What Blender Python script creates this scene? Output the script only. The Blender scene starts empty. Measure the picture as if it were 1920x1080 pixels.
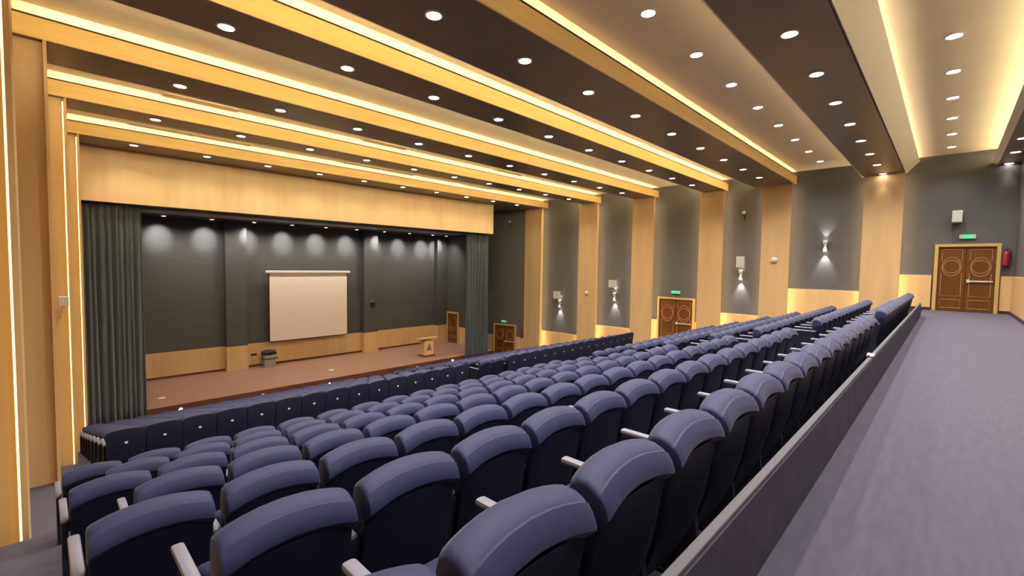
import bpy, bmesh, math, random
from mathutils import Vector, Matrix
random.seed(7)
C = bpy.context.scene.collection
PI = math.pi
R = math.radians

# ------------------------------------------------------------------ materials
MATS = {}
def mat(name, col, rough=0.6, spec=0.4, metal=0.0, noise=0.0, nscale=8.0, stretch=(1, 1, 1), bump=0.0, emit=0.0, ecol=None, sheen=0.0, bscale=None):
    m = bpy.data.materials.new(name); m.use_nodes = True
    nt = m.node_tree; b = nt.nodes['Principled BSDF']
    b.inputs['Base Color'].default_value = (*col, 1)
    b.inputs['Roughness'].default_value = rough
    b.inputs['Specular IOR Level'].default_value = spec
    b.inputs['Metallic'].default_value = metal
    if sheen:
        b.inputs['Sheen Weight'].default_value = sheen
        b.inputs['Sheen Roughness'].default_value = 0.4
    if emit:
        b.inputs['Emission Color'].default_value = (*(ecol or col), 1)
        b.inputs['Emission Strength'].default_value = emit
    if noise or bump:
        tc = nt.nodes.new('ShaderNodeTexCoord'); mp = nt.nodes.new('ShaderNodeMapping')
        mp.inputs['Scale'].default_value = stretch
        nt.links.new(tc.outputs['Object'], mp.inputs['Vector'])
        n = nt.nodes.new('ShaderNodeTexNoise'); n.inputs['Scale'].default_value = nscale
        n.inputs['Detail'].default_value = 6
        nt.links.new(mp.outputs['Vector'], n.inputs['Vector'])
        if noise:
            r = nt.nodes.new('ShaderNodeValToRGB')
            r.color_ramp.elements[0].position = 0.3; r.color_ramp.elements[1].position = 0.7
            r.color_ramp.elements[0].color = (*[c * (1 - noise) for c in col], 1)
            r.color_ramp.elements[1].color = (*[min(1, c * (1 + noise)) for c in col], 1)
            nt.links.new(n.outputs['Fac'], r.inputs['Fac']); nt.links.new(r.outputs['Color'], b.inputs['Base Color'])
        if bump:
            n2 = n
            if bscale:
                n2 = nt.nodes.new('ShaderNodeTexNoise'); n2.inputs['Scale'].default_value = bscale
                nt.links.new(mp.outputs['Vector'], n2.inputs['Vector'])
            bp = nt.nodes.new('ShaderNodeBump'); bp.inputs['Strength'].default_value = bump; bp.inputs['Distance'].default_value = 0.02
            nt.links.new(n2.outputs['Fac'], bp.inputs['Height']); nt.links.new(bp.outputs['Normal'], b.inputs['Normal'])
    MATS[name] = m
    return m

WOOD = mat('maple_veneer', (0.56, 0.375, 0.175), 0.42, 0.4, noise=0.07, nscale=3.0, stretch=(1.2, 1.2, 0.12))
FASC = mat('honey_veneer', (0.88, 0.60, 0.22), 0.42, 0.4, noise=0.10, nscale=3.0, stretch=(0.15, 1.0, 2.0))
CREAM = mat('cream_paint', (0.80, 0.72, 0.52), 0.6, 0.3, noise=0.03, nscale=1.5)
DARK = mat('charcoal_fabric', (0.094, 0.092, 0.093), 0.85, 0.25, noise=0.05, nscale=4)
STAGED = mat('stage_charcoal', (0.060, 0.061, 0.066), 0.6, 0.35, noise=0.08, nscale=3, stretch=(0.4, 1, 3))
SOFF = mat('umber_laminate', (0.175, 0.133, 0.085), 0.34, 0.45, noise=0.08, nscale=2)
TRAY = mat('tray_paint', (0.64, 0.54, 0.39), 0.65, 0.3, noise=0.03, nscale=1.2)
CARPET_SHADE = mat('shaded_ledge_carpet', (0.042, 0.037, 0.060), 0.95, 0.1, noise=0.15, nscale=6.0, bump=0.12, bscale=120)  # same carpet on the ledge face, its shade put into a darker colour
CARPET = mat('violet_grey_carpet', (0.055, 0.049, 0.078), 0.95, 0.1, noise=0.16, nscale=5.0, stretch=(0.8, 5, 1), bump=0.5, bscale=120, sheen=0.2)
DECK = mat('stage_deck_wood', (0.215, 0.115, 0.080), 0.5, 0.4, noise=0.12, nscale=4, stretch=(0.3, 3, 1))
RISER = mat('stage_riser_wood', (0.09, 0.03, 0.015), 0.5, 0.4, noise=0.2, nscale=5, stretch=(0.3, 1, 3))
DRAPE = mat('slate_velvet', (0.060, 0.072, 0.082), 0.85, 0.2, noise=0.12, nscale=6, stretch=(4, 4, 0.2), sheen=0.35)
FABRIC = mat('navy_seat_fabric', (0.008, 0.010, 0.042), 0.75, 0.25, noise=0.10, nscale=30, bump=0.1, sheen=0.05)
CAPFAB = mat('slate_blue_head_fabric', (0.012, 0.015, 0.056), 0.65, 0.3, noise=0.08, nscale=30, bump=0.1, sheen=0.10)
SHELL = mat('black_seat_shell', (0.004, 0.005, 0.019), 0.55, 0.25)
ARMM = mat('pale_grey_armrest', (0.15, 0.15, 0.20), 0.4, 0.45)
FRAMEM = mat('black_steel', (0.010, 0.010, 0.020), 0.8, 0.15)
DOORW = mat('walnut_door', (0.115, 0.040, 0.006), 0.38, 0.45, noise=0.22, nscale=4, stretch=(4, 4, 0.4))
MOULD = mat('pale_door_moulding', (0.34, 0.19, 0.075), 0.4, 0.45)
FRAMEW = mat('ochre_door_frame', (0.48, 0.32, 0.11), 0.42, 0.4, noise=0.08, nscale=3)
WHITE = mat('white_plastic', (0.50, 0.49, 0.46), 0.45, 0.4)
STEEL = mat('brushed_steel', (0.7, 0.68, 0.66), 0.35, 0.5, metal=0.5)
BLACK = mat('black_plastic', (0.010, 0.010, 0.011), 0.6, 0.3)
SCREEN = mat('screen_fabric', (0.70, 0.62, 0.55), 0.8, 0.2)
RED = mat('red_enamel', (0.24, 0.010, 0.02), 0.4, 0.5)
SKIRT = mat('dark_skirting', (0.03, 0.018, 0.014), 0.5, 0.4)
GREYM = mat('grey_metal', (0.25, 0.24, 0.22), 0.5, 0.4)
CAPM = mat('grey_cap_strip', (0.065, 0.06, 0.07), 0.6, 0.3)
PAPER = mat('white_paper', (0.8, 0.8, 0.8), 0.8, 0.2)
LENS = mat('lamp_lens', (1, 0.95, 0.88), 0.5, emit=22, ecol=(1, 0.93, 0.84))
COOLLENS = mat('cool_lamp_lens', (0.9, 0.95, 1), 0.5, emit=20, ecol=(0.86, 0.93, 1.0))
GREENLIT = mat('lit_green_panel', (0.02, 0.5, 0.2), 0.4, emit=0.55, ecol=(0.03, 0.62, 0.26))
LED = mat('warm_light_strip', (1, 0.8, 0.4), 0.5, emit=36, ecol=(1.0, 0.86, 0.56))
LEDB = mat('far_light_strip', (1, 0.8, 0.4), 0.5, emit=75, ecol=(1.0, 0.85, 0.54))
LEDW = mat('weak_light_strip', (1, 0.8, 0.4), 0.5, emit=10, ecol=(1.0, 0.85, 0.54))
LEDC = mat('column_light_strip', (1, 0.8, 0.4), 0.5, emit=20, ecol=(1.0, 0.82, 0.50))
LEDL = mat('column_light_strip_dim', (1, 0.8, 0.4), 0.5, emit=2.2, ecol=(1.0, 0.74, 0.30))
LEDP = mat('pale_light_strip', (1, 0.85, 0.6), 0.5, emit=28, ecol=(1.0, 0.88, 0.60))
FOOTL = mat('footlight_lens', (1, 1, 1), 0.5, emit=14, ecol=(0.95, 0.95, 1.0))

# ------------------------------------------------------------------ mesh helpers
def BM(): return bmesh.new()
def box(bm, x0, x1, y0, y1, z0, z1, bev=0.0, seg=2, M=None):
    r = bmesh.ops.create_cube(bm, size=1.0)
    vs = r['verts']
    for v in vs:
        v.co = Vector(((x0 + x1) / 2 + v.co.x * (x1 - x0), (y0 + y1) / 2 + v.co.y * (y1 - y0), (z0 + z1) / 2 + v.co.z * (z1 - z0)))
        if M: v.co = M @ v.co
    if bev:
        es = list({e for v in vs for e in v.link_edges})
        bmesh.ops.bevel(bm, geom=es, offset=bev, segments=seg, affect='EDGES', profile=0.5)
    return bm
def lathe(bm, prof, n=20, M=None, axis='Z'):
    """prof: list of (radius, height); closed at both ends"""
    rings = []
    for r, h in prof:
        ring = []
        for i in range(n):
            a = 2 * PI * i / n
            p = Vector((r * math.cos(a), r * math.sin(a), h))
            if axis == 'Y': p = Vector((p.x, p.z, p.y))
            if axis == 'X': p = Vector((p.z, p.x, p.y))
            if M: p = M @ p
            ring.append(bm.verts.new(p))
        rings.append(ring)
    for a, b in zip(rings, rings[1:]):
        for i in range(n):
            bm.faces.new((a[i], a[(i + 1) % n], b[(i + 1) % n], b[i]))
    bm.faces.new(rings[0][::-1]); bm.faces.new(rings[-1])
    return bm
def loft(bm, secs):
    rings = [[bm.verts.new(Vector(p)) for p in s] for s in secs]
    n = len(rings[0])
    for a, b in zip(rings, rings[1:]):
        for i in range(n):
            bm.faces.new((a[i], a[(i + 1) % n], b[(i + 1) % n], b[i]))
    bm.faces.new(rings[0][::-1]); bm.faces.new(rings[-1])
    return bm
def tube(bm, pts, r, n=8, closed=False):
    pts = [Vector(p) for p in pts]; m = len(pts); rings = []
    for i, p in enumerate(pts):
        if closed: t = pts[(i + 1) % m] - pts[i - 1]
        else: t = pts[min(i + 1, m - 1)] - pts[max(i - 1, 0)]
        t.normalize()
        a = Vector((0, 1, 0)) if abs(t.y) < 0.9 else Vector((1, 0, 0))
        u = t.cross(a).normalized(); w = t.cross(u)
        rings.append([bm.verts.new(p + r * (math.cos(2 * PI * k / n) * u + math.sin(2 * PI * k / n) * w)) for k in range(n)])
    pairs = list(zip(rings, rings[1:])) + ([(rings[-1], rings[0])] if closed else [])
    for a, b in pairs:
        for k in range(n):
            bm.faces.new((a[k], a[(k + 1) % n], b[(k + 1) % n], b[k]))
    if not closed:
        bm.faces.new(rings[0][::-1]); bm.faces.new(rings[-1])
    return bm
def obj(name, bm, m, parent=None, smooth=False, loc=None):
    bmesh.ops.recalc_face_normals(bm, faces=bm.faces)
    me = bpy.data.meshes.new(name); bm.to_mesh(me); bm.free()
    me.materials.append(m)
    if smooth:
        me.shade_smooth()
        try: me.set_sharp_from_angle(angle=R(42))
        except Exception: pass
    o = bpy.data.objects.new(name, me); C.objects.link(o)
    if parent: o.parent = parent
    if loc: o.location = loc
    return o
def tag(o, label, cat, group=None):
    o['label'] = label; o['category'] = cat
    if group: o['group'] = group
    return o
def thing(name, label, cat, loc=(0, 0, 0), rz=0.0, group=None):
    o = bpy.data.objects.new(name, None); C.objects.link(o)
    o.empty_display_size = 0.2
    o.location = loc; o.rotation_euler = (0, 0, rz)
    return tag(o, label, cat, group)
def struct(name, bm, m, parent=None, label=None):
    o = obj(name, bm, m, parent)
    if parent is None: o['kind'] = 'structure'
    if label: o['label'] = label
    return o
def cp(root, loc, label, group=None, rz=None):
    r = root.copy(); C.objects.link(r); r.location = loc
    if rz is not None: r.rotation_euler = (0, 0, rz)
    r['label'] = label
    if group: r['group'] = group
    for ch in list(root.children):
        c = ch.copy(); C.objects.link(c); c.parent = r
        for g in list(ch.children):
            d = g.copy(); C.objects.link(d); d.parent = c
    return r
ORD = ['', 'first', 'second', 'third', 'fourth', 'fifth', 'sixth', 'seventh', 'eighth', 'ninth', 'tenth', 'eleventh', 'twelfth',
       'thirteenth', 'fourteenth', 'fifteenth', 'sixteenth', 'seventeenth']
def spot(name, loc, tgt, energy, angle, blend, col, parent=None, rad=0.05):
    l = bpy.data.lights.new(name, 'SPOT'); l.energy = energy; l.spot_size = R(angle); l.spot_blend = blend
    l.color = col; l.shadow_soft_size = rad
    o = bpy.data.objects.new(name, l); C.objects.link(o)
    o.location = loc
    d = Vector(tgt) - Vector(loc)
    o.rotation_euler = d.to_track_quat('-Z', 'Y').to_euler()
    if parent: o.parent = parent
    return o

# ------------------------------------------------------------------ camera
cam_d = bpy.data.cameras.new('camera'); cam = bpy.data.objects.new('camera', cam_d); C.objects.link(cam)
F, YAW, PIT, ROL, ZC = 853.0028, 0.8067666, -0.04977297, 0.01533960, 1.4
fw = Vector((math.sin(YAW) * math.cos(PIT), math.cos(YAW) * math.cos(PIT), math.sin(PIT)))
r0 = Vector((math.cos(YAW), -math.sin(YAW), 0)); u0 = r0.cross(fw)
rr = math.cos(ROL) * r0 + math.sin(ROL) * u0; uu = -math.sin(ROL) * r0 + math.cos(ROL) * u0
cam.matrix_world = Matrix(((rr.x, uu.x, -fw.x, 0), (rr.y, uu.y, -fw.y, 0), (rr.z, uu.z, -fw.z, ZC), (0, 0, 0, 1)))
cam_d.sensor_width = 36; cam_d.lens = F / 1920 * 36; cam_d.clip_start = 0.05; cam_d.clip_end = 200
bpy.context.scene.camera = cam

# ------------------------------------------------------------------ dimensions
XR = 22.78                       # right wall face
ZS, ZT = 5.08, 5.62              # dark soffit height, raised tray height
NROW = 7
def zrow(n): return -0.25 - 0.273 * n
def zfr(m): return -2.60 - 0.25 * m
def xin(y): return 0.2 + 0.1 * (y - 11.2)      # inner face of the left columns
YREAR = -1.60

# ------------------------------------------------------------------ floor, stage
prof = [(YREAR, 0.0), (0.63, 0.0)]
for n in range(NROW):
    prof += [(0.63 + n, zrow(n)), (1.63 + n, zrow(n))]
prof += [(7.63, -2.53), (10.40, -2.53)]
for m in range(8):
    prof += [(10.40 + m, zfr(m)), (11.40 + m, zfr(m))]
prof += [(18.40, -4.75), (26.2, -4.75)]
bm = BM()
x0, x1 = -1.9, XR + 0.1
top = [(bm.verts.new((x0, y, z)), bm.verts.new((x1, y, z))) for y, z in prof]
bot = [(bm.verts.new((x0, y, z)), bm.verts.new((x1, y, z))) for y, z in ((26.2, -4.95), (YREAR, -4.95))]
for a, b in zip(top, top[1:]): bm.faces.new((a[0], a[1], b[1], b[0]))
bm.faces.new((bot[0][0], bot[0][1], bot[1][1], bot[1][0]))
bm.faces.new((top[-1][0], top[-1][1], bot[0][1], bot[0][0])); bm.faces.new((bot[1][0], bot[1][1], top[0][1], top[0][0]))
bm.faces.new([t[0] for t in top] + [b[0] for b in bot]); bm.faces.new([t[1] for t in top] + [b[1] for b in bot])
struct('floor', bm, CARPET)
# low carpeted ledge behind the last row, pale cap on top
bm = BM(); box(bm, -0.9, 18.95, 0.57, 0.625, 0.0, 0.405); o = struct('trim_1', bm, CARPET_SHADE)
bm = BM(); box(bm, -0.9, 18.95, 0.578, 0.618, 0.405, 0.425, 0.006); obj('ledge_cap', bm, CAPM, o)['label'] = 'pale grey cap strip on the carpeted ledge'

bm = BM(); box(bm, 0.85, 20.3, 20.99, 26.15, -4.75, -4.1); st = struct('trim_2', bm, DECK)
bm = BM(); box(bm, 0.85, 20.3, 20.95, 20.99, -4.75, -4.1); obj('stage_riser', bm, RISER, st)['label'] = 'dark red brown riser along the stage front'

# ------------------------------------------------------------------ ceiling and lit beams
bm = BM(); box(bm, -1.9, XR + 0.2, YREAR - 0.1, 5.6, ZT, ZT + 0.1); struct('ceiling', bm, TRAY)
bm = BM(); box(bm, -1.9, XR + 0.2, 5.6, 20.4, ZT, ZT + 0.1); struct('ceiling_front', bm, CREAM)
BEAMS = [  # y0, y1, near fascia?
    (18.70, 20.30), (14.75, 15.80), (11.20, 12.47), (7.72, 8.77), (4.90, 6.52), (1.32, 2.60)]
for k, (y0, y1) in enumerate(BEAMS):
    xl = xin(y0) - 0.5
    bm = BM(); box(bm, xl, XR, y0 + 0.04, y1, ZS, ZS + 0.05)
    beam = struct('trim_%d' % (10 + k), bm, SOFF)
    bm = BM(); box(bm, xl, XR, y0 + 0.42, y1 - (0.22 if k else -0.1), ZS + 0.05, ZT); obj('beam_core', bm, CREAM, beam)
    if k < 5:
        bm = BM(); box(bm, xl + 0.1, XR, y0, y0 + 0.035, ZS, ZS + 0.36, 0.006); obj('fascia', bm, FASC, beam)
        bm = BM(); box(bm, xl + 0.1, XR - 0.01, y0 - 0.006, y0 + 0.03, ZS + 0.345, ZS + 0.375); obj('edge_line', bm, SKIRT, beam)
        bm = BM(); box(bm, xl + 0.1, XR - 0.02, y0 + 0.06, y0 + 0.09, ZS + 0.06, ZS + 0.09); obj('light_strip', bm, LED if k > 1 else LED, beam)
    else:
        bm = BM(); loft(bm, [[(x, y0, ZS), (x, y0 - 0.36, ZS + 0.40), (x, y0 - 0.34, ZS + 0.42), (x, y0 + 0.04, ZS + 0.05)] for x in (xl + 0.1, XR)]); obj('lip', bm, CREAM, beam)
        bm = BM(); box(bm, xl + 0.1, XR - 0.02, y0 - 0.13, y0 - 0.10, ZS + 0.34, ZS + 0.37); obj('light_strip', bm, LEDP, beam)
    if k:
        bm = BM(); box(bm, xl, XR, y1, y1 + 0.03, ZS, ZS + 0.07, 0.005); obj('lip', bm, CREAM, beam)
        bm = BM(); box(bm, xl + 0.1, XR - 0.02, y1 - 0.05, y1 - 0.02, ZS + 0.075, ZS + 0.105); obj('light_strip', bm, LEDB if k < 4 else (LED if k == 4 else LEDW), beam)
# rear soffit over the camera
bm = BM(); box(bm, -1.9, XR, YREAR, -1.05, ZS, ZS + 0.05); beam = struct('trim_16', bm, SOFF)
bm = BM(); loft(bm, [[(x, -1.05, ZS), (x, -0.90, ZS + 0.06), (x, -0.92, ZS + 0.08), (x, -1.08, ZS + 0.05)] for x in (-1.9, XR)]); obj('lip', bm, CREAM, beam)
bm = BM(); box(bm, -1.9, XR, YREAR, -1.2, ZS + 0.05, ZT); obj('beam_core', bm, CREAM, beam)
bm = BM(); box(bm, -1.8, XR - 0.02, -1.10, -1.07, ZS + 0.10, ZS + 0.13); obj('light_strip', bm, LEDP, beam)
# soffit over the side recess beside the stage
bm = BM(); box(bm, 19.46, XR, 20.3, 24.2, ZS, ZS + 0.05); struct('trim_17', bm, SOFF)

# ------------------------------------------------------------------ walls
bm = BM(); box(bm, XR, XR + 0.2, YREAR - 0.2, 20.4, -4.95, ZT); struct('wall_right', bm, DARK)
bm = BM(); box(bm, -2.1, XR + 0.2, YREAR - 0.2, YREAR, -4.95, ZT); struct('wall_rear', bm, DARK)
bm = BM()
sec = []
for y in (YREAR - 0.2, 21.0):
    xw = xin(y) - 0.42
    sec.append([(xw - 0.2, y, -4.95), (xw, y, -4.95), (xw, y, ZT), (xw - 0.2, y, ZT)])
loft(bm, sec); struct('wall_left', bm, WOOD)
# columns: plate + narrower core, light strips behind both lips
COLS = [(18.93, 20.32, -4.75), (14.73, 16.00, -4.75), (11.25, 12.48, -4.75), (7.74, 8.87, -4.0), (4.98, 6.10, -3.0), (1.33, 2.52, -2.0)]
def column(name, xa, sx, y0, y1, zb, wood, led=LEDC, sides=(0, 1)):
    """xa: x of the visible face, sx: direction towards the wall"""
    def bx(a, b, *r):
        lo, hi = sorted((xa + sx * a, xa + sx * b)); b_ = BM(); box(b_, lo, hi, *r); return b_
    c = struct(name, bx(0, 0.045, y0, y1, zb, ZS - 0.002), wood)
    obj('column_core', bx(0.045, 0.40, y0 + 0.15, y1 - 0.15, zb, ZS - 0.002), wood, c)
    for yy in [(y0 + 0.03, y1 - 0.06)[q] for q in sides]:
        obj('light_strip', bx(0.055, 0.075, yy, yy + 0.03, zb + 0.3, ZS - 0.1), led, c)
    return c
for k, (y0, y1, zb) in enumerate(COLS):
    column('trim_%d' % (20 + k), 22.38, 1, y0, y1, zb, WOOD)
LCOL = [(18.70, 20.30), (14.75, 15.95), (11.20, 12.45), (7.72, 8.85), (4.90, 6.10), (1.32, 2.52)]
for k, (y0, y1) in enumerate(LCOL):
    column('trim_%d' % (30 + k), xin(y0), -1, y0, y1, -4.75 if k < 3 else -3, WOOD, LEDL, (1,) if k == 2 else (0, 1))

# wainscots between the right hand columns (door gaps left open)
W = [(-1.58, -1.29, 0.0, 1.28), (0.45, 1.45, 0.0, 1.28), (2.4, 5.1, -1.2, 0.58), (5.95, 7.9, -2.0, -0.72),
     (8.72, 9.08, -2.6, -1.30), (11.07, 11.4, -2.7, -1.36), (12.33, 14.88, -3.8, -2.02), (15.85, 19.08, -4.75, -2.80)]
for i, (ya, yb, za, zb) in enumerate(W):
    bm = BM(); box(bm, XR - 0.05, XR, ya, yb, za, zb, 0.004); struct('trim_%d' % (40 + i), bm, WOOD)
bm = BM(); box(bm, XR - 0.075, XR - 0.05, 0.45, 1.45, 0, 0.10); struct('baseboard_right', bm, SKIRT)
bm = BM(); box(bm, XR - 0.075, XR - 0.05, -1.55, -1.29, 0, 0.10); struct('baseboard_right_corner', bm, SKIRT)
bm = BM(); box(bm, -1.7, XR - 0.05, YREAR, YREAR + 0.05, 0, 1.28, 0.004); struct('trim_50', bm, WOOD)
bm = BM(); box(bm, -1.7, XR - 0.08, YREAR + 0.05, YREAR + 0.075, 0, 0.10); struct('baseboard_rear', bm, SKIRT)

# valance above the stage opening
bm = BM(); box(bm, 0.3, 19.45, 20.30, 20.50, 3.30, ZS + 0.05); struct('trim_51', bm, WOOD)
bm = BM(); box(bm, 0.3, 19.45, 20.30, 20.50, ZS + 0.05, ZT); struct('trim_52', bm, WOOD)

# splayed side wall beside the stage
SP0 = Vector((22.44, 20.22, 0)); SANG = R(102.6)
SD = Vector((math.cos(SANG), math.sin(SANG), 0)); SN = Vector((SD.y, -SD.x, 0))   # SN points out of the room
def splay_box(a, b, d0, d1, z0, z1):
    bm = BM(); pts = [SP0 + SD * a + SN * d0, SP0 + SD * b + SN * d0, SP0 + SD * b + SN * d1, SP0 + SD * a + SN * d1]
    loft(bm, [[(p.x, p.y, z0) for p in pts], [(p.x, p.y, z1) for p in pts]]); return bm
struct('wall_splay', splay_box(-0.1, 5.9, 0.0, 0.15, -4.75, ZS), DARK)
for i, (a, b) in enumerate(((0.12, 0.66), (2.50, 5.0))):
    struct('trim_%d' % (53 + i), splay_box(a, b, -0.05, 0.0, -4.75, -3.42), WOOD)

# stage shell
YB = 26.10
bm = BM(); box(bm, 0.8, 20.4, YB, YB + 0.2, -4.75, 3.5); struct('wall_front', bm, STAGED)
bm = BM(); box(bm, 20.2, 20.35, 21.7, YB, -4.1, 3.5); struct('wall_stage_right', bm, STAGED)
bm = BM(); box(bm, 0.8, 0.95, 21.0, YB, -4.1, 3.5); struct('wall_stage_left', bm, STAGED)
bm = BM(); loft(bm, [[(0.8, 20.5, z), (19.45, 20.5, z), (20.35, 21.75, z), (20.35, YB, z), (0.8, YB, z)] for z in (3.36, 3.46)]); struct('ceiling_stage', bm, BLACK)
bm = BM(); box(bm, 2.6, 18.9, 22.0, 23.5, 3.30, 3.36); struct('trim_55', bm, GREYM)
PIL = [(6.42, 7.36), (13.80, 14.72), (19.30, 20.2)]
for i, (a, b) in enumerate(PIL):
    bm = BM(); box(bm, a, b, 25.72, YB, -2.89, 3.36); p = struct('trim_%d' % (56 + i), bm, STAGED)
    bm = BM(); box(bm, a - 0.01, b + 0.01, 25.68, YB, -4.1, -2.89); obj('wainscot', bm, WOOD, p)
for i, (a, b) in enumerate(((0.95, 6.41), (7.37, 13.79), (14.73, 19.29))):
    bm = BM(); box(bm, a, b, YB - 0.06, YB, -4.1, -2.89); struct('trim_%d' % (60 + i), bm, WOOD)
    bm = BM(); box(bm, a, b, YB - 0.08, YB - 0.06, -4.1, -4.0); struct('baseboard_front_%d' % (i + 1), bm, RISER)
for i, (a, b) in enumerate(((21.7, 24.33), (25.66, 25.67))):
    bm = BM(); box(bm, 20.15, 20.2, a, b, -4.1, -2.95); struct('trim_%d' % (64 + i), bm, WOOD)

# ------------------------------------------------------------------ doors
def moulding(bm, W_, z0, z1, cx, y):
    """border of one leaf panel set: bracket, double ring, two rectangles"""
    hw = W_ / 2 - 0.10
    r = 0.013
    H = z1 - z0
    zc = z0 + 0.69 * H; rr_ = hw * 0.94
    for qx, qz in ((rr_, rr_ * 1.32), (rr_ * 0.88, rr_ * 0.92)):
        tube(bm, [(cx + qx * math.cos(2 * PI * i / 28), y, zc + qz * math.sin(2 * PI * i / 28)) for i in range(28)], r, 6, True)
    zt = z0 + 0.955 * H; zb = zc + 0.9 * rr_
    tube(bm, [(cx - hw, y, zb), (cx - hw, y, zt), (cx + hw, y, zt), (cx + hw, y, zb)], r, 6)
    def rect(a, b): tube(bm, [(cx - hw, y, a), (cx + hw, y, a), (cx + hw, y, b), (cx - hw, y, b)], r, 6, True)
    zm = zc - 0.9 * rr_
    tube(bm, [(cx - hw, y, zm), (cx - hw, y, z0 + 0.235 * H), (cx + hw, y, z0 + 0.235 * H), (cx + hw, y, zm)], r, 6)
    rect(z0 + 0.05 * H, z0 + 0.18 * H)
    return bm
def double_door(name, loc, rz, Wd, H, label, leaves=2, bar=True):
    root = bpy.data.objects.new(name, None); C.objects.link(root); root.location = loc; root.rotation_euler = (0, 0, rz)
    root['kind'] = 'structure'; root['label'] = label
    f = 0.10
    bm = BM()
    box(bm, -Wd / 2 - f, -Wd / 2, -0.12, 0, 0, H + f, 0.006); box(bm, Wd / 2, Wd / 2 + f, -0.12, 0, 0, H + f, 0.006)
    box(bm, -Wd / 2, Wd / 2, -0.12, 0, H, H + f, 0.006)
    obj('door_frame', bm, FRAMEW, root)
    lw = Wd / leaves
    for i in range(leaves):
        cx = -Wd / 2 + lw * (i + 0.5)
        bm = BM(); box(bm, cx - lw / 2 + 0.004, cx + lw / 2 - 0.004, -0.055, -0.005, 0.01, H - 0.005, 0.004)
        lf = obj('door_leaf', bm, DOORW, root)
        obj('moulding', moulding(BM(), lw, 0, H, cx, -0.057), MOULD, lf, True)
        if bar and i == leaves - 1:
            bm = BM()
            box(bm, cx - lw / 2 + 0.05, cx + lw / 2 - 0.06, -0.115, -0.085, 0.46 * H, 0.46 * H + 0.05, 0.01)
            box(bm, cx - lw / 2 + 0.03, cx - lw / 2 + 0.11, -0.12, -0.05, 0.46 * H - 0.03, 0.46 * H + 0.09, 0.012)
            box(bm, cx + lw / 2 - 0.10, cx + lw / 2 - 0.05, -0.11, -0.05, 0.46 * H, 0.46 * H + 0.05, 0.008)
            obj('push_bar', bm, WHITE, lf)['label'] = 'white push bar across the right hand leaf'
        elif not bar:
            bm = BM(); lathe(bm, [(0.012, 0), (0.012, 0.05), (0.03, 0.055), (0.03, 0.09), (0.01, 0.1)], 12, Matrix.Translation((cx - lw / 2 + 0.08, -0.05, 1.0)) @ Matrix.Rotation(PI / 2, 4, 'X'))
            obj('door_handle', bm, STEEL, lf, True)
    return root
double_door('door_1', (XR, -0.43, 0), -PI / 2, 1.46, 2.30, 'wooden double door with ring mouldings at the end of the rear aisle')
double_door('door_2', (XR, 10.07, -2.53), -PI / 2, 1.76, 2.30, 'wooden double door with ring mouldings halfway along the column wall')
pd = SP0 + SD * 1.58 - SN * 0.0
double_door('door_3', (pd.x, pd.y, -4.75), SANG + PI, 1.60, 2.03, 'dark wooden double door on the splayed wall right of the stage')
double_door('door_4', (20.2, 25.0, -4.1), -PI / 2, 1.1, 2.05, 'dark wooden door on the side wall at the back of the stage', 1, False)

# ------------------------------------------------------------------ stage curtains
def curtain(name, xa, xb, y, z0, z1, label, seed):
    rnd = random.Random(seed); bm = BM(); n = int((xb - xa) / 0.022); m = 14
    ph = 0; ys = []
    fq = 2 * PI / 0.16
    for i in range(n + 1):
        ph += fq * (xb - xa) / n * (0.75 + 0.5 * (0.5 + 0.5 * math.sin(i * 0.13 + seed)))
        ys.append(ph)
    front = []
    for j in range(m + 1):
        t = j / m; z = z0 + (z1 - z0) * t; row = []
        amp = 0.085 - 0.035 * t
        for i in range(n + 1):
            x = xa + (xb - xa) * i / n
            yy = y + amp * math.sin(ys[i] + 0.35 * math.sin(2.1 * t + i * 0.02)) + 0.02 * math.sin(ys[i] * 0.37 + 3 * t)
            row.append(bm.verts.new((x + 0.02 * math.sin(ys[i] * 0.5 + 2 * t), yy, z)))
        front.append(row)
    for a, b in zip(front, front[1:]):
        for i in range(n): bm.faces.new((a[i], a[i + 1], b[i + 1], b[i]))
    o = obj(name, bm, DRAPE, None, True)
    sm = o.modifiers.new('thickness', 'SOLIDIFY'); sm.thickness = 0.02
    return tag(o, label, 'curtain')
curtain('stage_curtain', 0.98, 2.60, 20.76, -4.40, 3.25, 'slate grey pleated stage curtain gathered at the left side of the stage', 1)
curtain('stage_curtain', 17.72, 19.46, 20.76, -4.55, 3.25, 'slate grey stage curtain gathered at the right side, beside the dark side door', 2)

# ------------------------------------------------------------------ projection screen
t = thing('projection_screen', 'white pull-down projection screen hanging before the dark stage wall', 'screen', (10.55, 25.72, -2.87))
bm = BM(); box(bm, -2.32, 2.32, -0.09, 0.07, 3.66, 3.80, 0.03, 3); obj('screen_case', bm, WHITE, t)
bm = BM(); box(bm, -2.15, 2.15, -0.012, -0.006, 0.05, 3.68); obj('screen_sheet', bm, SCREEN, t)
bm = BM(); box(bm, -2.17, 2.17, -0.03, 0.012, 0.0, 0.05, 0.01); obj('bottom_bar', bm, BLACK, t)
for s in (-1, 1):
    bm = BM(); box(bm, s * 2.15 - 0.02, s * 2.15 + 0.02, -0.014, -0.004, 0.05, 3.66); obj('side_border', bm, BLACK, t)
for s in (-1, 1):
    bm = BM(); box(bm, s * 2.1 - 0.02, s * 2.1 + 0.02, 0.0, 0.375, 3.70, 3.76); obj('wall_bracket', bm, BLACK, t)

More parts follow.
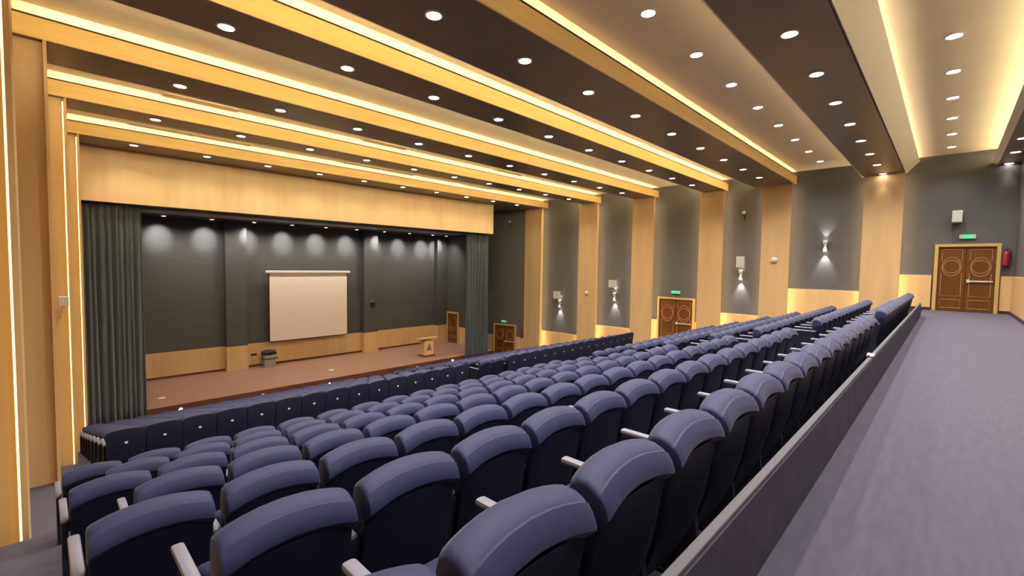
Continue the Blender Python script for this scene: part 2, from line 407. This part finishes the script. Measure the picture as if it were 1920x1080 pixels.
# ------------------------------------------------------------------ lectern
t = thing('lectern', 'pale wooden lectern with a wide top standing on the stage floor', 'lectern', (16.10, 22.45, -4.1))
bm = BM(); box(bm, -0.40, 0.40, -0.30, 0.30, 0, 0.07, 0.01); obj('base', bm, RISER, t)
bm = BM(); loft(bm, [[(-0.33, -0.22, 0.07), (0.33, -0.22, 0.07), (0.33, 0.24, 0.07), (-0.33, 0.24, 0.07)],
                    [(-0.33, -0.24, 0.9), (0.33, -0.24, 0.9), (0.33, 0.24, 0.9), (-0.33, 0.24, 0.9)]]); obj('body', bm, WOOD, t)
bm = BM(); loft(bm, [[(-0.20, -0.12, 0.9), (0.20, -0.12, 0.9), (0.20, 0.12, 0.9), (-0.20, 0.12, 0.9)],
                    [(-0.24, -0.14, 1.02), (0.24, -0.14, 1.02), (0.24, 0.14, 1.02), (-0.24, 0.14, 1.02)]]); obj('neck', bm, WOOD, t)
bm = BM(); box(bm, -0.60, 0.60, -0.30, 0.34, 1.02, 1.09, 0.012, 2, Matrix.Translation((0, 0, 1.05)) @ Matrix.Rotation(R(-8), 4, 'X') @ Matrix.Translation((0, 0, -1.05))); obj('desk_top', bm, WOOD, t)
bm = BM(); tube(bm, [(-0.15, -0.245, 0.40), (0.15, -0.245, 0.40), (0.0, -0.250, 0.74)], 0.018, 6, True)
tube(bm, [(-0.08, -0.245, 0.44), (0.08, -0.245, 0.44), (0.0, -0.249, 0.60)], 0.014, 6, True); obj('emblem', bm, RISER, t)

# equipment at the foot of the stage wall
t = thing('equipment_stand', 'grey box stand with a black rounded top by the stage back wall', 'stand', (8.30, 25.55, -4.1))
bm = BM(); box(bm, -0.28, 0.28, -0.2, 0.2, 0.0, 0.62, 0.02); obj('cabinet', bm, GREYM, t)
bm = BM(); box(bm, -0.34, 0.40, -0.24, 0.2, 0.42, 0.46, 0.008); obj('shelf', bm, SKIRT, t)
bm = BM(); loft(bm, [[(x, y_ * (1 - 0.25 * abs(x) / 0.33), 0.68 + z_ * (1 - 0.35 * (x / 0.33) ** 2)) for y_, z_ in ((-0.2, -0.06), (-0.2, 0.10), (-0.1, 0.2), (0.1, 0.2), (0.2, 0.10), (0.2, -0.06))] for x in (-0.33, -0.2, 0, 0.2, 0.33)])
obj('black_cover', bm, BLACK, t, True)
bm = BM(); box(bm, -0.14, 0.14, -0.03, 0.0, -0.05, 0.05, 0.008); o = obj('wall_socket', bm, BLACK, None, loc=(7.72, 26.04, -3.47)); tag(o, 'small black socket box on the low wooden stage wall', 'socket')
t = thing('wall_speaker', 'small black speaker on the stage pilaster right of the screen', 'speaker', (14.3, 25.72, -1.15))
bm = BM(); box(bm, -0.10, 0.10, -0.24, -0.06, -0.16, 0.16, 0.015); obj('speaker_box', bm, BLACK, t)
bm = BM(); box(bm, -0.03, 0.03, -0.06, 0.0, -0.05, 0.22, 0.005); obj('bracket', bm, WHITE, t)
for (x, y, lb) in ((3.3, 22.4, 'small pale floor plate on the stage near the left curtain'), (10.3, 22.6, 'small pale floor plate on the stage floor before the screen')):
    bm = BM(); lathe(bm, [(0.13, 0), (0.13, 0.012), (0.11, 0.018), (0.0001, 0.018)], 18); tag(obj('floor_plate', bm, WHITE, None, loc=(x, y, -4.1)), lb, 'floor plate')

# footlights along the stage front
def footlight(x, y, z, label):
    t = thing('footlight', label, 'footlight', (x, y, z), 0, 'footlights along the stage front')
    bm = BM(); lathe(bm, [(0.085, 0), (0.085, 0.03), (0.06, 0.04)], 14, Matrix.Rotation(PI / 2, 4, 'X')); obj('housing', bm, STEEL, t)
    bm = BM(); lathe(bm, [(0.058, 0.032), (0.058, 0.048), (0.03, 0.055)], 14, Matrix.Rotation(PI / 2, 4, 'X')); obj('lens', bm, FOOTL, t)
FL = [(1.15, 20.95, -4.60), (1.60, 20.95, -4.47), (3.66, 20.95, -4.30), (6.55, 20.95, -4.33), (9.45, 20.95, -4.36), (14.40, 20.95, -4.33), (16.85, 20.95, -4.28)]
for i, (x, y, z) in enumerate(FL):
    footlight(x, y, z, 'small round footlight on the dark stage riser, %s from the left' % ORD[i + 1])

# ------------------------------------------------------------------ ceiling lights
LR, LRI = 0.14, 0.105
def lamp_proto(name, lens, energy, col, angle, label, cat='ceiling light'):
    t = thing(name, label, cat)
    bm = BM(); n = 24
    lathe(bm, [(LR, 0.0), (LR, -0.012), (LRI + 0.01, -0.022), (LRI, -0.008), (LRI, 0.0)], n); obj('trim_ring', bm, WHITE, t, True)
    bm = BM(); lathe(bm, [(LRI - 0.002, -0.004), (LRI - 0.002, -0.009), (LRI * 0.6, -0.013)], n); obj('lens', bm, lens, t, True)
    spot('lamp', (0, 0, -0.03), (0, 0.0001, -1), energy, angle, 0.9, col, t, 0.09)
    return t
WARM = (1.0, 0.90, 0.78)
P = lamp_proto('ceiling_light', LENS, 410, WARM, 138, '')
PC = lamp_proto('ceiling_light', COOLLENS, 250, (0.92, 0.96, 1.0), 130, '')
used = {0: False, 1: False}
NEARWALL = None
DIM = {}
def put(kind, loc, label, group):
    o = put0(kind, loc, label, group)
    global NEARWALL
    if abs(loc[1] - 19.10) < 0.01:
        for ch in o.children:
            if ch.type == 'LIGHT':
                if 'soft' not in DIM:
                    DIM['soft'] = ch.data.copy(); DIM['soft'].energy *= 0.55
                ch.data = DIM['soft']
    if loc[0] > 21.9 and kind == 0:
        for ch in o.children:
            if ch.type == 'LIGHT':
                if NEARWALL is None:
                    NEARWALL = ch.data.copy(); NEARWALL.energy *= 0.10; NEARWALL.spot_size = R(60)
                ch.data = NEARWALL
    return o
BASE_LAMP = {0: [c.data for c in P.children if c.type == 'LIGHT'][0], 1: [c.data for c in PC.children if c.type == 'LIGHT'][0]}
def put0(kind, loc, label, group):
    p = (P, PC)[kind]
    if not used[kind]:
        used[kind] = True; p.location = loc; p['label'] = label; p['group'] = group; return p
    o = cp(p, loc, label, group)
    for ch in o.children:
        if ch.type == 'LIGHT': ch.data = BASE_LAMP[kind]
    return o
ROWS = [  # y, x start, count, z, kind, words
    (19.10, 2.25, 10, ZS, 0, 'dark strip nearest the stage'),
    (15.18, 2.24, 10, ZS, 0, 'second dark strip from stage'),
    (11.88, 2.18, 10, ZS, 0, 'third dark strip from stage'),
    (8.37, 2.15, 10, ZS, 0, 'fourth dark strip from stage'),
    (5.66, 2.15, 10, ZS, 0, 'fifth dark strip from stage'),
    (3.79, 1.12, 11, ZT, 1, 'pale raised bay before the rear dark strip'),
    (1.96, 2.22, 11, ZS, 0, 'dark strip between both pale bays'),
    (0.12, 1.44, 11, ZT, 1, 'pale raised bay above the rear aisle'),
    (-1.30, 0.66, 12, ZS, 0, 'dark strip over the rear wall')]
for (y, xs, n, z, kd, w) in ROWS:
    for i in range(n):
        k = n - i
        put(kd, (xs + 2 * i, y, z), '%s downlight, %s, %s from column wall' % (('warm', 'white')[kd], w, ORD[k]), 'downlights in the ' + w)
# stage downlights washing the dark wall
t0 = thing('stage_spotlight', '', 'ceiling light')
bm = BM(); lathe(bm, [(0.12, 0.0), (0.12, -0.05), (0.09, -0.06), (0.085, -0.03), (0.085, 0.0)], 20); obj('trim_ring', bm, WHITE, t0, True)
bm = BM(); lathe(bm, [(0.083, -0.03), (0.083, -0.05), (0.05, -0.055)], 20); obj('lens', bm, LENS, t0, True)
spot('lamp', (0, 0, -0.07), (0, 0.86, -0.60), 330, 46, 0.9, (1.0, 0.96, 0.92), t0, 0.03)
spot('lamp_wash', (0, 0, -0.07), (0, 0.25, -1), 280, 130, 0.8, (1.0, 0.88, 0.72), t0, 0.05)
for i in range(10):
    x = 3.86 + 1.79 * i if i < 9 else 19.3
    lb = 'small stage downlight against the dark wall, %s from the left curtain' % ORD[i + 1]
    loc = (x, 24.75, 3.36)
    if i == 0: t0.location = loc; t0['label'] = lb; t0['group'] = 'stage downlights'
    else: cp(t0, loc, lb, 'stage downlights')

# ------------------------------------------------------------------ air grilles in the raised bays
def grille_mesh():
    f = BM(); L, Wd = 0.86, 0.20
    box(f, -L, L, -Wd, -Wd + 0.025, -0.02, 0, 0.004); box(f, -L, L, Wd - 0.025, Wd, -0.02, 0, 0.004)
    box(f, -L, -L + 0.025, -Wd + 0.025, Wd - 0.025, -0.02, 0); box(f, L - 0.025, L, -Wd + 0.025, Wd - 0.025, -0.02, 0)
    s = BM()
    for i in range(5):
        y = -0.135 + i * 0.0675
        box(s, -L + 0.025, L - 0.025, y - 0.012, y + 0.012, -0.018, -0.002)
    b = BM(); box(b, -L + 0.025, L - 0.025, -Wd + 0.025, Wd - 0.025, -0.003, 0)
    return f, s, b
g0 = thing('air_grille', '', 'air vent')
f, s, b = grille_mesh(); obj('frame', f, CREAM, g0); obj('slats', s, FRAMEW, g0); obj('backing', b, SKIRT, g0)
GR = [(3.18, 14.62), (8.68, 14.62), (14.98, 14.62), (2.92, 18.55), (4.66, 18.55), (9.88, 18.55), (11.65, 18.55), (16.7, 18.55)]
for i, (x, y) in enumerate(GR):
    w = 'second lit ceiling bay' if y < 16 else 'lit ceiling bay nearest the stage'
    j = i + 1 if y < 16 else i - 2
    lb = 'long slatted air grille in the %s, %s from the left' % (w, ORD[j])
    loc = (x, y, ZT)
    if i == 0: g0.location = loc; g0['label'] = lb; g0['group'] = 'slatted air grilles'
    else: cp(g0, loc, lb, 'slatted air grilles')

# ------------------------------------------------------------------ things on the right wall (local -y faces the room)
RW = -PI / 2
def sconce(y, z, label):
    t = thing('wall_sconce', label, 'wall light', (XR, y, z), RW, 'up and down wall lights')
    bm = BM(); lathe(bm, [(0.075, -0.20), (0.085, -0.19), (0.07, -0.10), (0.035, -0.03), (0.035, 0.03), (0.07, 0.10), (0.085, 0.19), (0.075, 0.20)], 18, Matrix.Translation((0, -0.13, 0))); obj('shade', bm, STEEL, t, True)
    bm = BM(); box(bm, -0.04, 0.04, -0.10, 0.0, -0.05, 0.05, 0.006); obj('wall_mount', bm, STEEL, t)
    bm = BM()
    lathe(bm, [(0.065, 0.201), (0.06, 0.207)], 16, Matrix.Translation((0, -0.13, 0))); lathe(bm, [(0.06, -0.207), (0.065, -0.201)], 16, Matrix.Translation((0, -0.13, 0)))
    obj('lens', bm, LENS, t)
    spot('lamp_up', (0, -0.13, 0.22), (0, -0.06, 1), 50, 70, 0.8, (1, 0.95, 0.9), t, 0.03)
    spot('lamp_down', (0, -0.13, -0.22), (0, -0.06, -1), 150, 64, 0.8, (1, 0.95, 0.9), t, 0.03)
sconce(3.75, 2.40, 'up and down wall sconce alone on the wide dark panel')
sconce(6.98, 1.12, 'up and down wall sconce under the white speaker near the rear columns')
sconce(13.64, -0.28, 'up and down wall sconce on the dark panel left of the middle double door')
sconce(17.55, -0.95, 'up and down wall sconce on the dark panel nearest the stage')
def wspeaker(y, z, w, h, label, x=XR, rz=RW):
    t = thing('wall_speaker', label, 'speaker', (x, y, z), rz, None)
    bm = BM(); box(bm, -w / 2, w / 2, -0.32, -0.08, -h / 2, h / 2, 0.02, 3); obj('speaker_box', bm, WHITE, t)
    bm = BM(); box(bm, -w / 2 + 0.02, w / 2 - 0.02, -0.33, -0.321, -h / 2 + 0.02, h / 2 - 0.02, 0.004); obj('grille', bm, STEEL if False else WHITE, t)
    bm = BM(); box(bm, -0.03, 0.03, -0.08, 0.0, -0.06, 0.06, 0.005); obj('bracket', bm, FRAMEM, t)
wspeaker(-0.13, 3.36, 0.27, 0.42, 'white wall speaker high above the rear double door')
wspeaker(7.00, 1.72, 0.30, 0.50, 'white wall speaker above a sconce near the rear columns')
wspeaker(13.74, 0.44, 0.40, 0.42, 'white wall speaker on the dark panel left of the middle double door')
wspeaker(17.72, -0.42, 0.42, 0.46, 'white wall speaker above the sconce nearest the stage')
def exit_sign(loc, rz, w, h, label):
    t = thing('exit_sign', label, 'exit sign', loc, rz, 'green exit signs above doors')
    bm = BM(); box(bm, -w / 2, w / 2, -0.07, 0, -h / 2, h / 2, 0.01); obj('sign_case', bm, WHITE, t)
    bm = BM(); box(bm, -w * 0.36, w * 0.36, -0.078, -0.070, -h * 0.42, h * 0.42); obj('lit_panel', bm, GREENLIT, t)
exit_sign((XR, -0.42, 2.655), RW, 0.42, 0.15, 'lit green exit sign above the rear double door')
exit_sign((XR, 10.10, 0.14), RW, 0.46, 0.15, 'lit green exit sign above the middle double door')
p = SP0 + SD * 1.66; exit_sign((p.x, p.y, -2.44), SANG + PI, 0.42, 0.15, 'lit green exit sign above the dark door beside the stage')
def extinguisher(loc, rz, label):
    t = thing('fire_extinguisher', label, 'fire extinguisher', loc, rz)
    T = Matrix.Translation((0, -0.13, 0))
    bm = BM(); lathe(bm, [(0.06, 0), (0.08, 0.02), (0.08, 0.40), (0.06, 0.47), (0.025, 0.50), (0.025, 0.53)], 18, T); obj('cylinder', bm, RED, t, True)
    bm = BM(); box(bm, -0.02, 0.02, -0.20, -0.10, 0.53, 0.56, 0.005); box(bm, -0.015, 0.015, -0.22, -0.12, 0.575, 0.59, 0.004); obj('valve_handle', bm, BLACK, t)
    bm = BM(); tube(bm, [(0, -0.15, 0.54), (0.07, -0.15, 0.55), (0.11, -0.14, 0.48), (0.105, -0.14, 0.3), (0.10, -0.14, 0.16)], 0.012, 8); obj('hose', bm, BLACK, t, True)
    bm = BM(); box(bm, -0.06, 0.06, -0.05, 0.0, 0.25, 0.29, 0.004); obj('wall_bracket', bm, FRAMEM, t)
extinguisher((XR, -1.38, 1.64), RW, 'red fire extinguisher hung right of the rear double door')
p = SP0 + SD * 0.24 - SN * 0.006; extinguisher((p.x, p.y, -3.40), SANG + PI, 'red fire extinguisher hung between the stage side door and first column')
def dome(loc, rz, r, label):
    t = thing('detector', label, 'detector', loc, rz)
    bm = BM(); lathe(bm, [(r, 0), (r, 0.03), (r * 0.85, 0.06), (r * 0.45, 0.085), (r * 0.1, 0.09)], 18, Matrix.Rotation(PI / 2, 4, 'X')); obj('dome', bm, WHITE, t, True)
    bm = BM(); lathe(bm, [(r * 1.1, 0), (r * 1.1, 0.012)], 18, Matrix.Rotation(PI / 2, 4, 'X')); obj('base_plate', bm, WHITE, t)
dome((22.38, 5.55, 1.80), RW, 0.13, 'white round detector on the wooden column between the two lit panels')
dome((22.38, 15.36, -0.16), RW, 0.12, 'white round detector on the second wooden column from the stage')
def cam_dome(loc, rz, label):
    t = thing('security_camera', label, 'camera', loc, rz)
    bm = BM(); lathe(bm, [(0.03, 0), (0.075, 0.03), (0.085, 0.08), (0.06, 0.14), (0.02, 0.16)], 16, Matrix.Translation((0, -0.14, -0.05))); obj('housing', bm, WHITE, t, True)
    bm = BM(); box(bm, -0.02, 0.02, -0.14, 0.0, -0.06, -0.03, 0.004); box(bm, -0.015, 0.015, -0.03, 0.0, -0.30, -0.06, 0.003); obj('arm', bm, FRAMEM, t)
cam_dome((XR, 6.95, 3.97), RW, 'small white camera high on the dark panel above a white speaker')
p = SP0 + SD * 1.25 - SN * 0.006; cam_dome((p.x, p.y, 4.28), SANG + PI, 'small white camera high on the dark splayed wall by the stage')
# white speakers on the left columns, seen from the side (face the room along +x)
for (y, z, lb) in ((14.75, 0.33, 'white wall speaker on the left column nearer the camera'), (18.70, -0.36, 'white wall speaker on the left column next to the curtain')):
    t = thing('wall_speaker', lb, 'speaker', (xin(y) - 0.16 if y < 16 else xin(y) - 0.32, y, z), 0)
    bm = BM(); box(bm, -0.09, 0.09, -0.19, -0.06, -0.02, 0.20, 0.015); obj('speaker_box', bm, WHITE, t)
    bm = BM(); tube(bm, [(0, -0.10, 0.0), (-0.02, -0.08, -0.15), (-0.05, -0.02, -0.24), (-0.05, 0.0, -0.24)], 0.012, 6); obj('bracket', bm, STEEL, t)
    bm = BM(); box(bm, -0.02, 0.02, -0.06, 0.0, 0.06, 0.12, 0.004); obj('wall_mount', bm, STEEL, t)

# paper on the ledge
bm = BM()
random.seed(3)
g = [[bm.verts.new((-0.07 + 0.035 * i, -0.03 + 0.02 * j, 0.012 + 0.02 * random.random())) for i in range(5)] for j in range(4)]
for j in range(3):
    for i in range(4): bm.faces.new((g[j][i], g[j][i + 1], g[j + 1][i + 1], g[j + 1][i]))
o = obj('paper', bm, PAPER, None, loc=(6.55, 0.60, 0.43)); sm = o.modifiers.new('t', 'SOLIDIFY'); sm.thickness = 0.012
tag(o, 'crumpled white paper left on the ledge behind the last row', 'paper')

# ------------------------------------------------------------------ seats
SW = 0.555
HW = 0.250
def arch(u): return 0.036 * (abs(u) ** 2.0)
def head_pad_bm():
    secs = []
    us = [-1, -0.985, -0.93, -0.8, -0.6, -0.35, 0, 0.35, 0.6, 0.8, 0.93, 0.985, 1]
    base = [(0.004, 0.862), (-0.004, 0.872), (-0.002, 0.892), (0.012, 0.925), (0.030, 0.950), (0.040, 0.950), (0.050, 0.960), (0.085, 0.975), (0.125, 0.975), (0.155, 0.955),
            (0.168, 0.915), (0.170, 0.86), (0.165, 0.80), (0.10, 0.79), (0.05, 0.82)]
    for u in us:
        k = {1.0: 0.86, 0.985: 0.94, 0.93: 0.985}.get(abs(u), 1.0)
        cy, cz = 0.085, 0.86
        secs.append([(u * HW, cy + (y - cy) * k - 0.025 * u * u + 0.025 + 0.0, cz + (z - cz) * k - arch(u)) for y, z in base])
    return loft(BM(), secs)
def backrest_bm():
    secs = []
    base = [(0.055, 0.80), (0.155, 0.80), (0.185, 0.70), (0.215, 0.60), (0.260, 0.48), (0.270, 0.40), (0.24, 0.36), (0.17, 0.38), (0.115, 0.55)]
    for u in (-1, -0.96, -0.7, -0.3, 0, 0.3, 0.7, 0.96, 1):
        k = 0.8 if abs(u) == 1 else 1.0
        cy, cz = 0.16, 0.58
        secs.append([(u * HW * 0.96, cy + (y - cy) * k - (0.02 if y > 0.15 else 0) * (1 - u * u), cz + (z - cz) * (1 if k == 1 else 0.95)) for y, z in base])
    return loft(BM(), secs)
def shell_bm():
    secs = []
    base = [(0.022, 0.845), (0.055, 0.84), (0.110, 0.55), (0.165, 0.37), (0.200, 0.28), (0.165, 0.26), (0.130, 0.34), (0.072, 0.54)]
    for u in (-1, -0.97, -0.6, 0, 0.6, 0.97, 1):
        k = 0.85 if abs(u) == 1 else 1.0
        secs.append([(u * HW * 0.99, 0.1 + (y - 0.1) * k + 0.012 * u * u, 0.56 + (z - 0.56) * (1 if k == 1 else 0.97)) for y, z in base])
    return loft(BM(), secs)
def seat_bm():
    bm = BM(); M = Matrix.Translation((0, 0.345, 0.30)) @ Matrix.Rotation(R(80), 4, 'X')
    box(bm, -0.24, 0.24, 0.0, 0.36, -0.10, 0.0, 0.035, 3, M); return bm
def arm_bm(s=-1):
    bm = BM(); xc = s * SW / 2
    box(bm, xc - 0.0255, xc + 0.0255, 0.10, 0.58, 0.69, 0.72, 0.014, 2); return bm
def leg_bm(s=-1):
    bm = BM(); xc = s * SW / 2
    loft(bm, [[(xc - 0.018, a, z) for a, z in ((0.10, 0.03), (0.46, 0.03), (0.44, 0.45), (0.47, 0.689), (0.09, 0.689), (0.14, 0.40))],
              [(xc + 0.018, a, z) for a, z in ((0.10, 0.03), (0.46, 0.03), (0.44, 0.45), (0.47, 0.689), (0.09, 0.689), (0.14, 0.40))]])
    box(bm, xc - 0.0255, xc + 0.0255, 0.08, 0.50, 0.0, 0.03, 0.006)
    return bm
s0 = thing('auditorium_seat', '', 'seat')
obj('head_pad', head_pad_bm(), CAPFAB, s0, True)['label'] = 'slate blue padded head cap'
obj('backrest', backrest_bm(), FABRIC, s0, True)
obj('back_shell', shell_bm(), SHELL, s0, True)
obj('seat_pan', seat_bm(), FABRIC, s0, True)
obj('armrest', arm_bm(), ARMM, s0, True)['label'] = 'pale grey armrest'
obj('leg', leg_bm(), FRAMEM, s0)
# extra arm and leg for the right hand seat of a run
EA = obj('armrest', arm_bm(1), ARMM, s0, True); EA['label'] = 'pale grey armrest'; EL = obj('leg', leg_bm(1), FRAMEM, s0)
bm = BM(); lathe(bm, [(0.026, 0.0), (0.026, 0.012)], 14, Matrix.Translation((0, -0.018, 0.745)) @ Matrix.Rotation(PI / 2 - 0.12, 4, 'X')); PL = obj('number_plate', bm, WHITE, s0)
def cover_bm():
    secs = []
    for u in (-1, -0.9, -0.5, 0, 0.5, 0.9, 1):
        zt = 0.992 - 0.03 * u * u - (0.02 if abs(u) == 1 else 0)
        secs.append([(u * 0.272, -0.008, zt - 0.02), (u * 0.272, -0.02, zt), (u * 0.272, -0.04, zt), (u * 0.272, -0.05, zt - 0.02), (u * 0.272, 0.02, 0.30), (u * 0.272, 0.045, 0.30)])
    return loft(BM(), secs)
CV = obj('back_cover', cover_bm(), SHELL, s0, True); CV['label'] = 'tall black cover over the rear of the seat back'
base_parts = [c for c in s0.children if c not in (EA, EL, PL, CV)]
first = [True]
def seat(x, y, z, label, group, end=False, plate=False):
    if first[0]:
        first[0] = False; r = s0; r.location = (x, y, z); r['label'] = label; r['group'] = group
        for c_ in (EA, EL, PL, CV): c_.parent = None; C.objects.unlink(c_)
        return r
    r = s0.copy(); C.objects.link(r); r.location = (x, y, z); r['label'] = label; r['group'] = group
    for ch in base_parts + ([EA, EL] if end else []) + ([PL, CV] if plate else []):
        c = ch.copy(); C.objects.link(c); c.parent = r
    return r
for n in range(NROW):
    y = 0.745 + n; z = zrow(n)
    rn = 'last row' if n == 0 else ('%s row from back' % ORD[n + 1])
    odd = n % 2
    xl = (0.66 if odd else 0.375); nl = 15 if odd else 16
    xr = (10.62 if not odd else 10.90); nr = 16 if not odd else 15
    for i in range(nl):
        seat(xl + SW * i, y, z, 'navy seat, rear block left, %s, %s from centre aisle' % (rn, ORD[nl - i]), 'seats of the rear block', i == nl - 1)
    for i in range(nr):
        seat(xr + SW * i, y, z, 'navy seat, rear block right, %s, %s from centre aisle' % (rn, ORD[i + 1]), 'seats of the rear block', i == nr - 1)
for m in range(3):
    y = 10.47 + m; z = zfr(m)
    rn = ('back row', 'second row from back', 'third row from back')[m]
    for i in range(15):
        seat(1.02 + SW * i + (m % 2) * 0.0, y, z, 'navy seat, front block left, %s, %s from its aisle' % (rn, ORD[15 - i]), 'seats of the front block', i == 14, m == 0)
    if m < 2:
        for i in range(15):
            seat(11.04 + SW * i, y, z, 'navy seat, front block right, %s, %s from its aisle' % (rn, ORD[i + 1]), 'seats of the front block', i == 14, m == 0)
for x, w_ in ((9.84, 'left'), (10.40, 'right')):
    seat(x, 10.47, zfr(0), 'navy seat without back cover in the gap of the front block, %s one' % w_, 'bare seats in the gap', w_ == 'right')
# the remaining front rows, only slivers of their tops show
srcs = [(head_pad_bm, CAPFAB), (shell_bm, SHELL), (seat_bm, FABRIC), (arm_bm, ARMM), (leg_bm, FRAMEM)]
verts, faces, mids = [], [], []
protos = []
for mi, (fn, mm) in enumerate(srcs):
    b_ = fn(); bmesh.ops.recalc_face_normals(b_, faces=b_.faces)
    b_.verts.index_update()
    protos.append(([v.co.copy() for v in b_.verts], [[v.index for v in f_.verts] for f_ in b_.faces], mi)); b_.free()
for m in range(2, 8):
    y = 10.47 + m; z = zfr(m)
    for i in range(30):
        if m == 2 and i < 15: continue
        x = 1.02 + SW * i if i < 15 else 11.04 + SW * (i - 15)
        for vs, fs, mi in protos:
            o_ = len(verts)
            verts += [(v.x + x, v.y + y, v.z + z) for v in vs]
            faces += [[a + o_ for a in f_] for f_ in fs]; mids += [mi] * len(fs)
me = bpy.data.meshes.new('auditorium_seats'); me.from_pydata(verts, [], faces)
for _, mm in srcs: me.materials.append(mm)
me.polygons.foreach_set('material_index', mids); me.shade_smooth()
try: me.set_sharp_from_angle(angle=R(42))
except Exception: pass
o = bpy.data.objects.new('auditorium_seats', me); C.objects.link(o)
o['kind'] = 'stuff'; tag(o, 'remaining rows of navy seats between the front block and the stage', 'seats')

# ------------------------------------------------------------------ world and view
w = bpy.data.worlds.new('world'); bpy.context.scene.world = w; w.use_nodes = True
w.node_tree.nodes['Background'].inputs[0].default_value = (0.02, 0.02, 0.025, 1)
sc = bpy.context.scene
sc.view_settings.view_transform = 'Standard'; sc.view_settings.look = 'None'
sc.view_settings.exposure = 0.38; sc.view_settings.gamma = 1.0
sc.view_settings.use_curve_mapping = False
sc.cycles.use_denoising = True
sc.cycles.max_bounces = 8; sc.cycles.diffuse_bounces = 5; sc.cycles.glossy_bounces = 3
sc.cycles.sample_clamp_indirect = 6
sc.cycles.use_light_tree = True
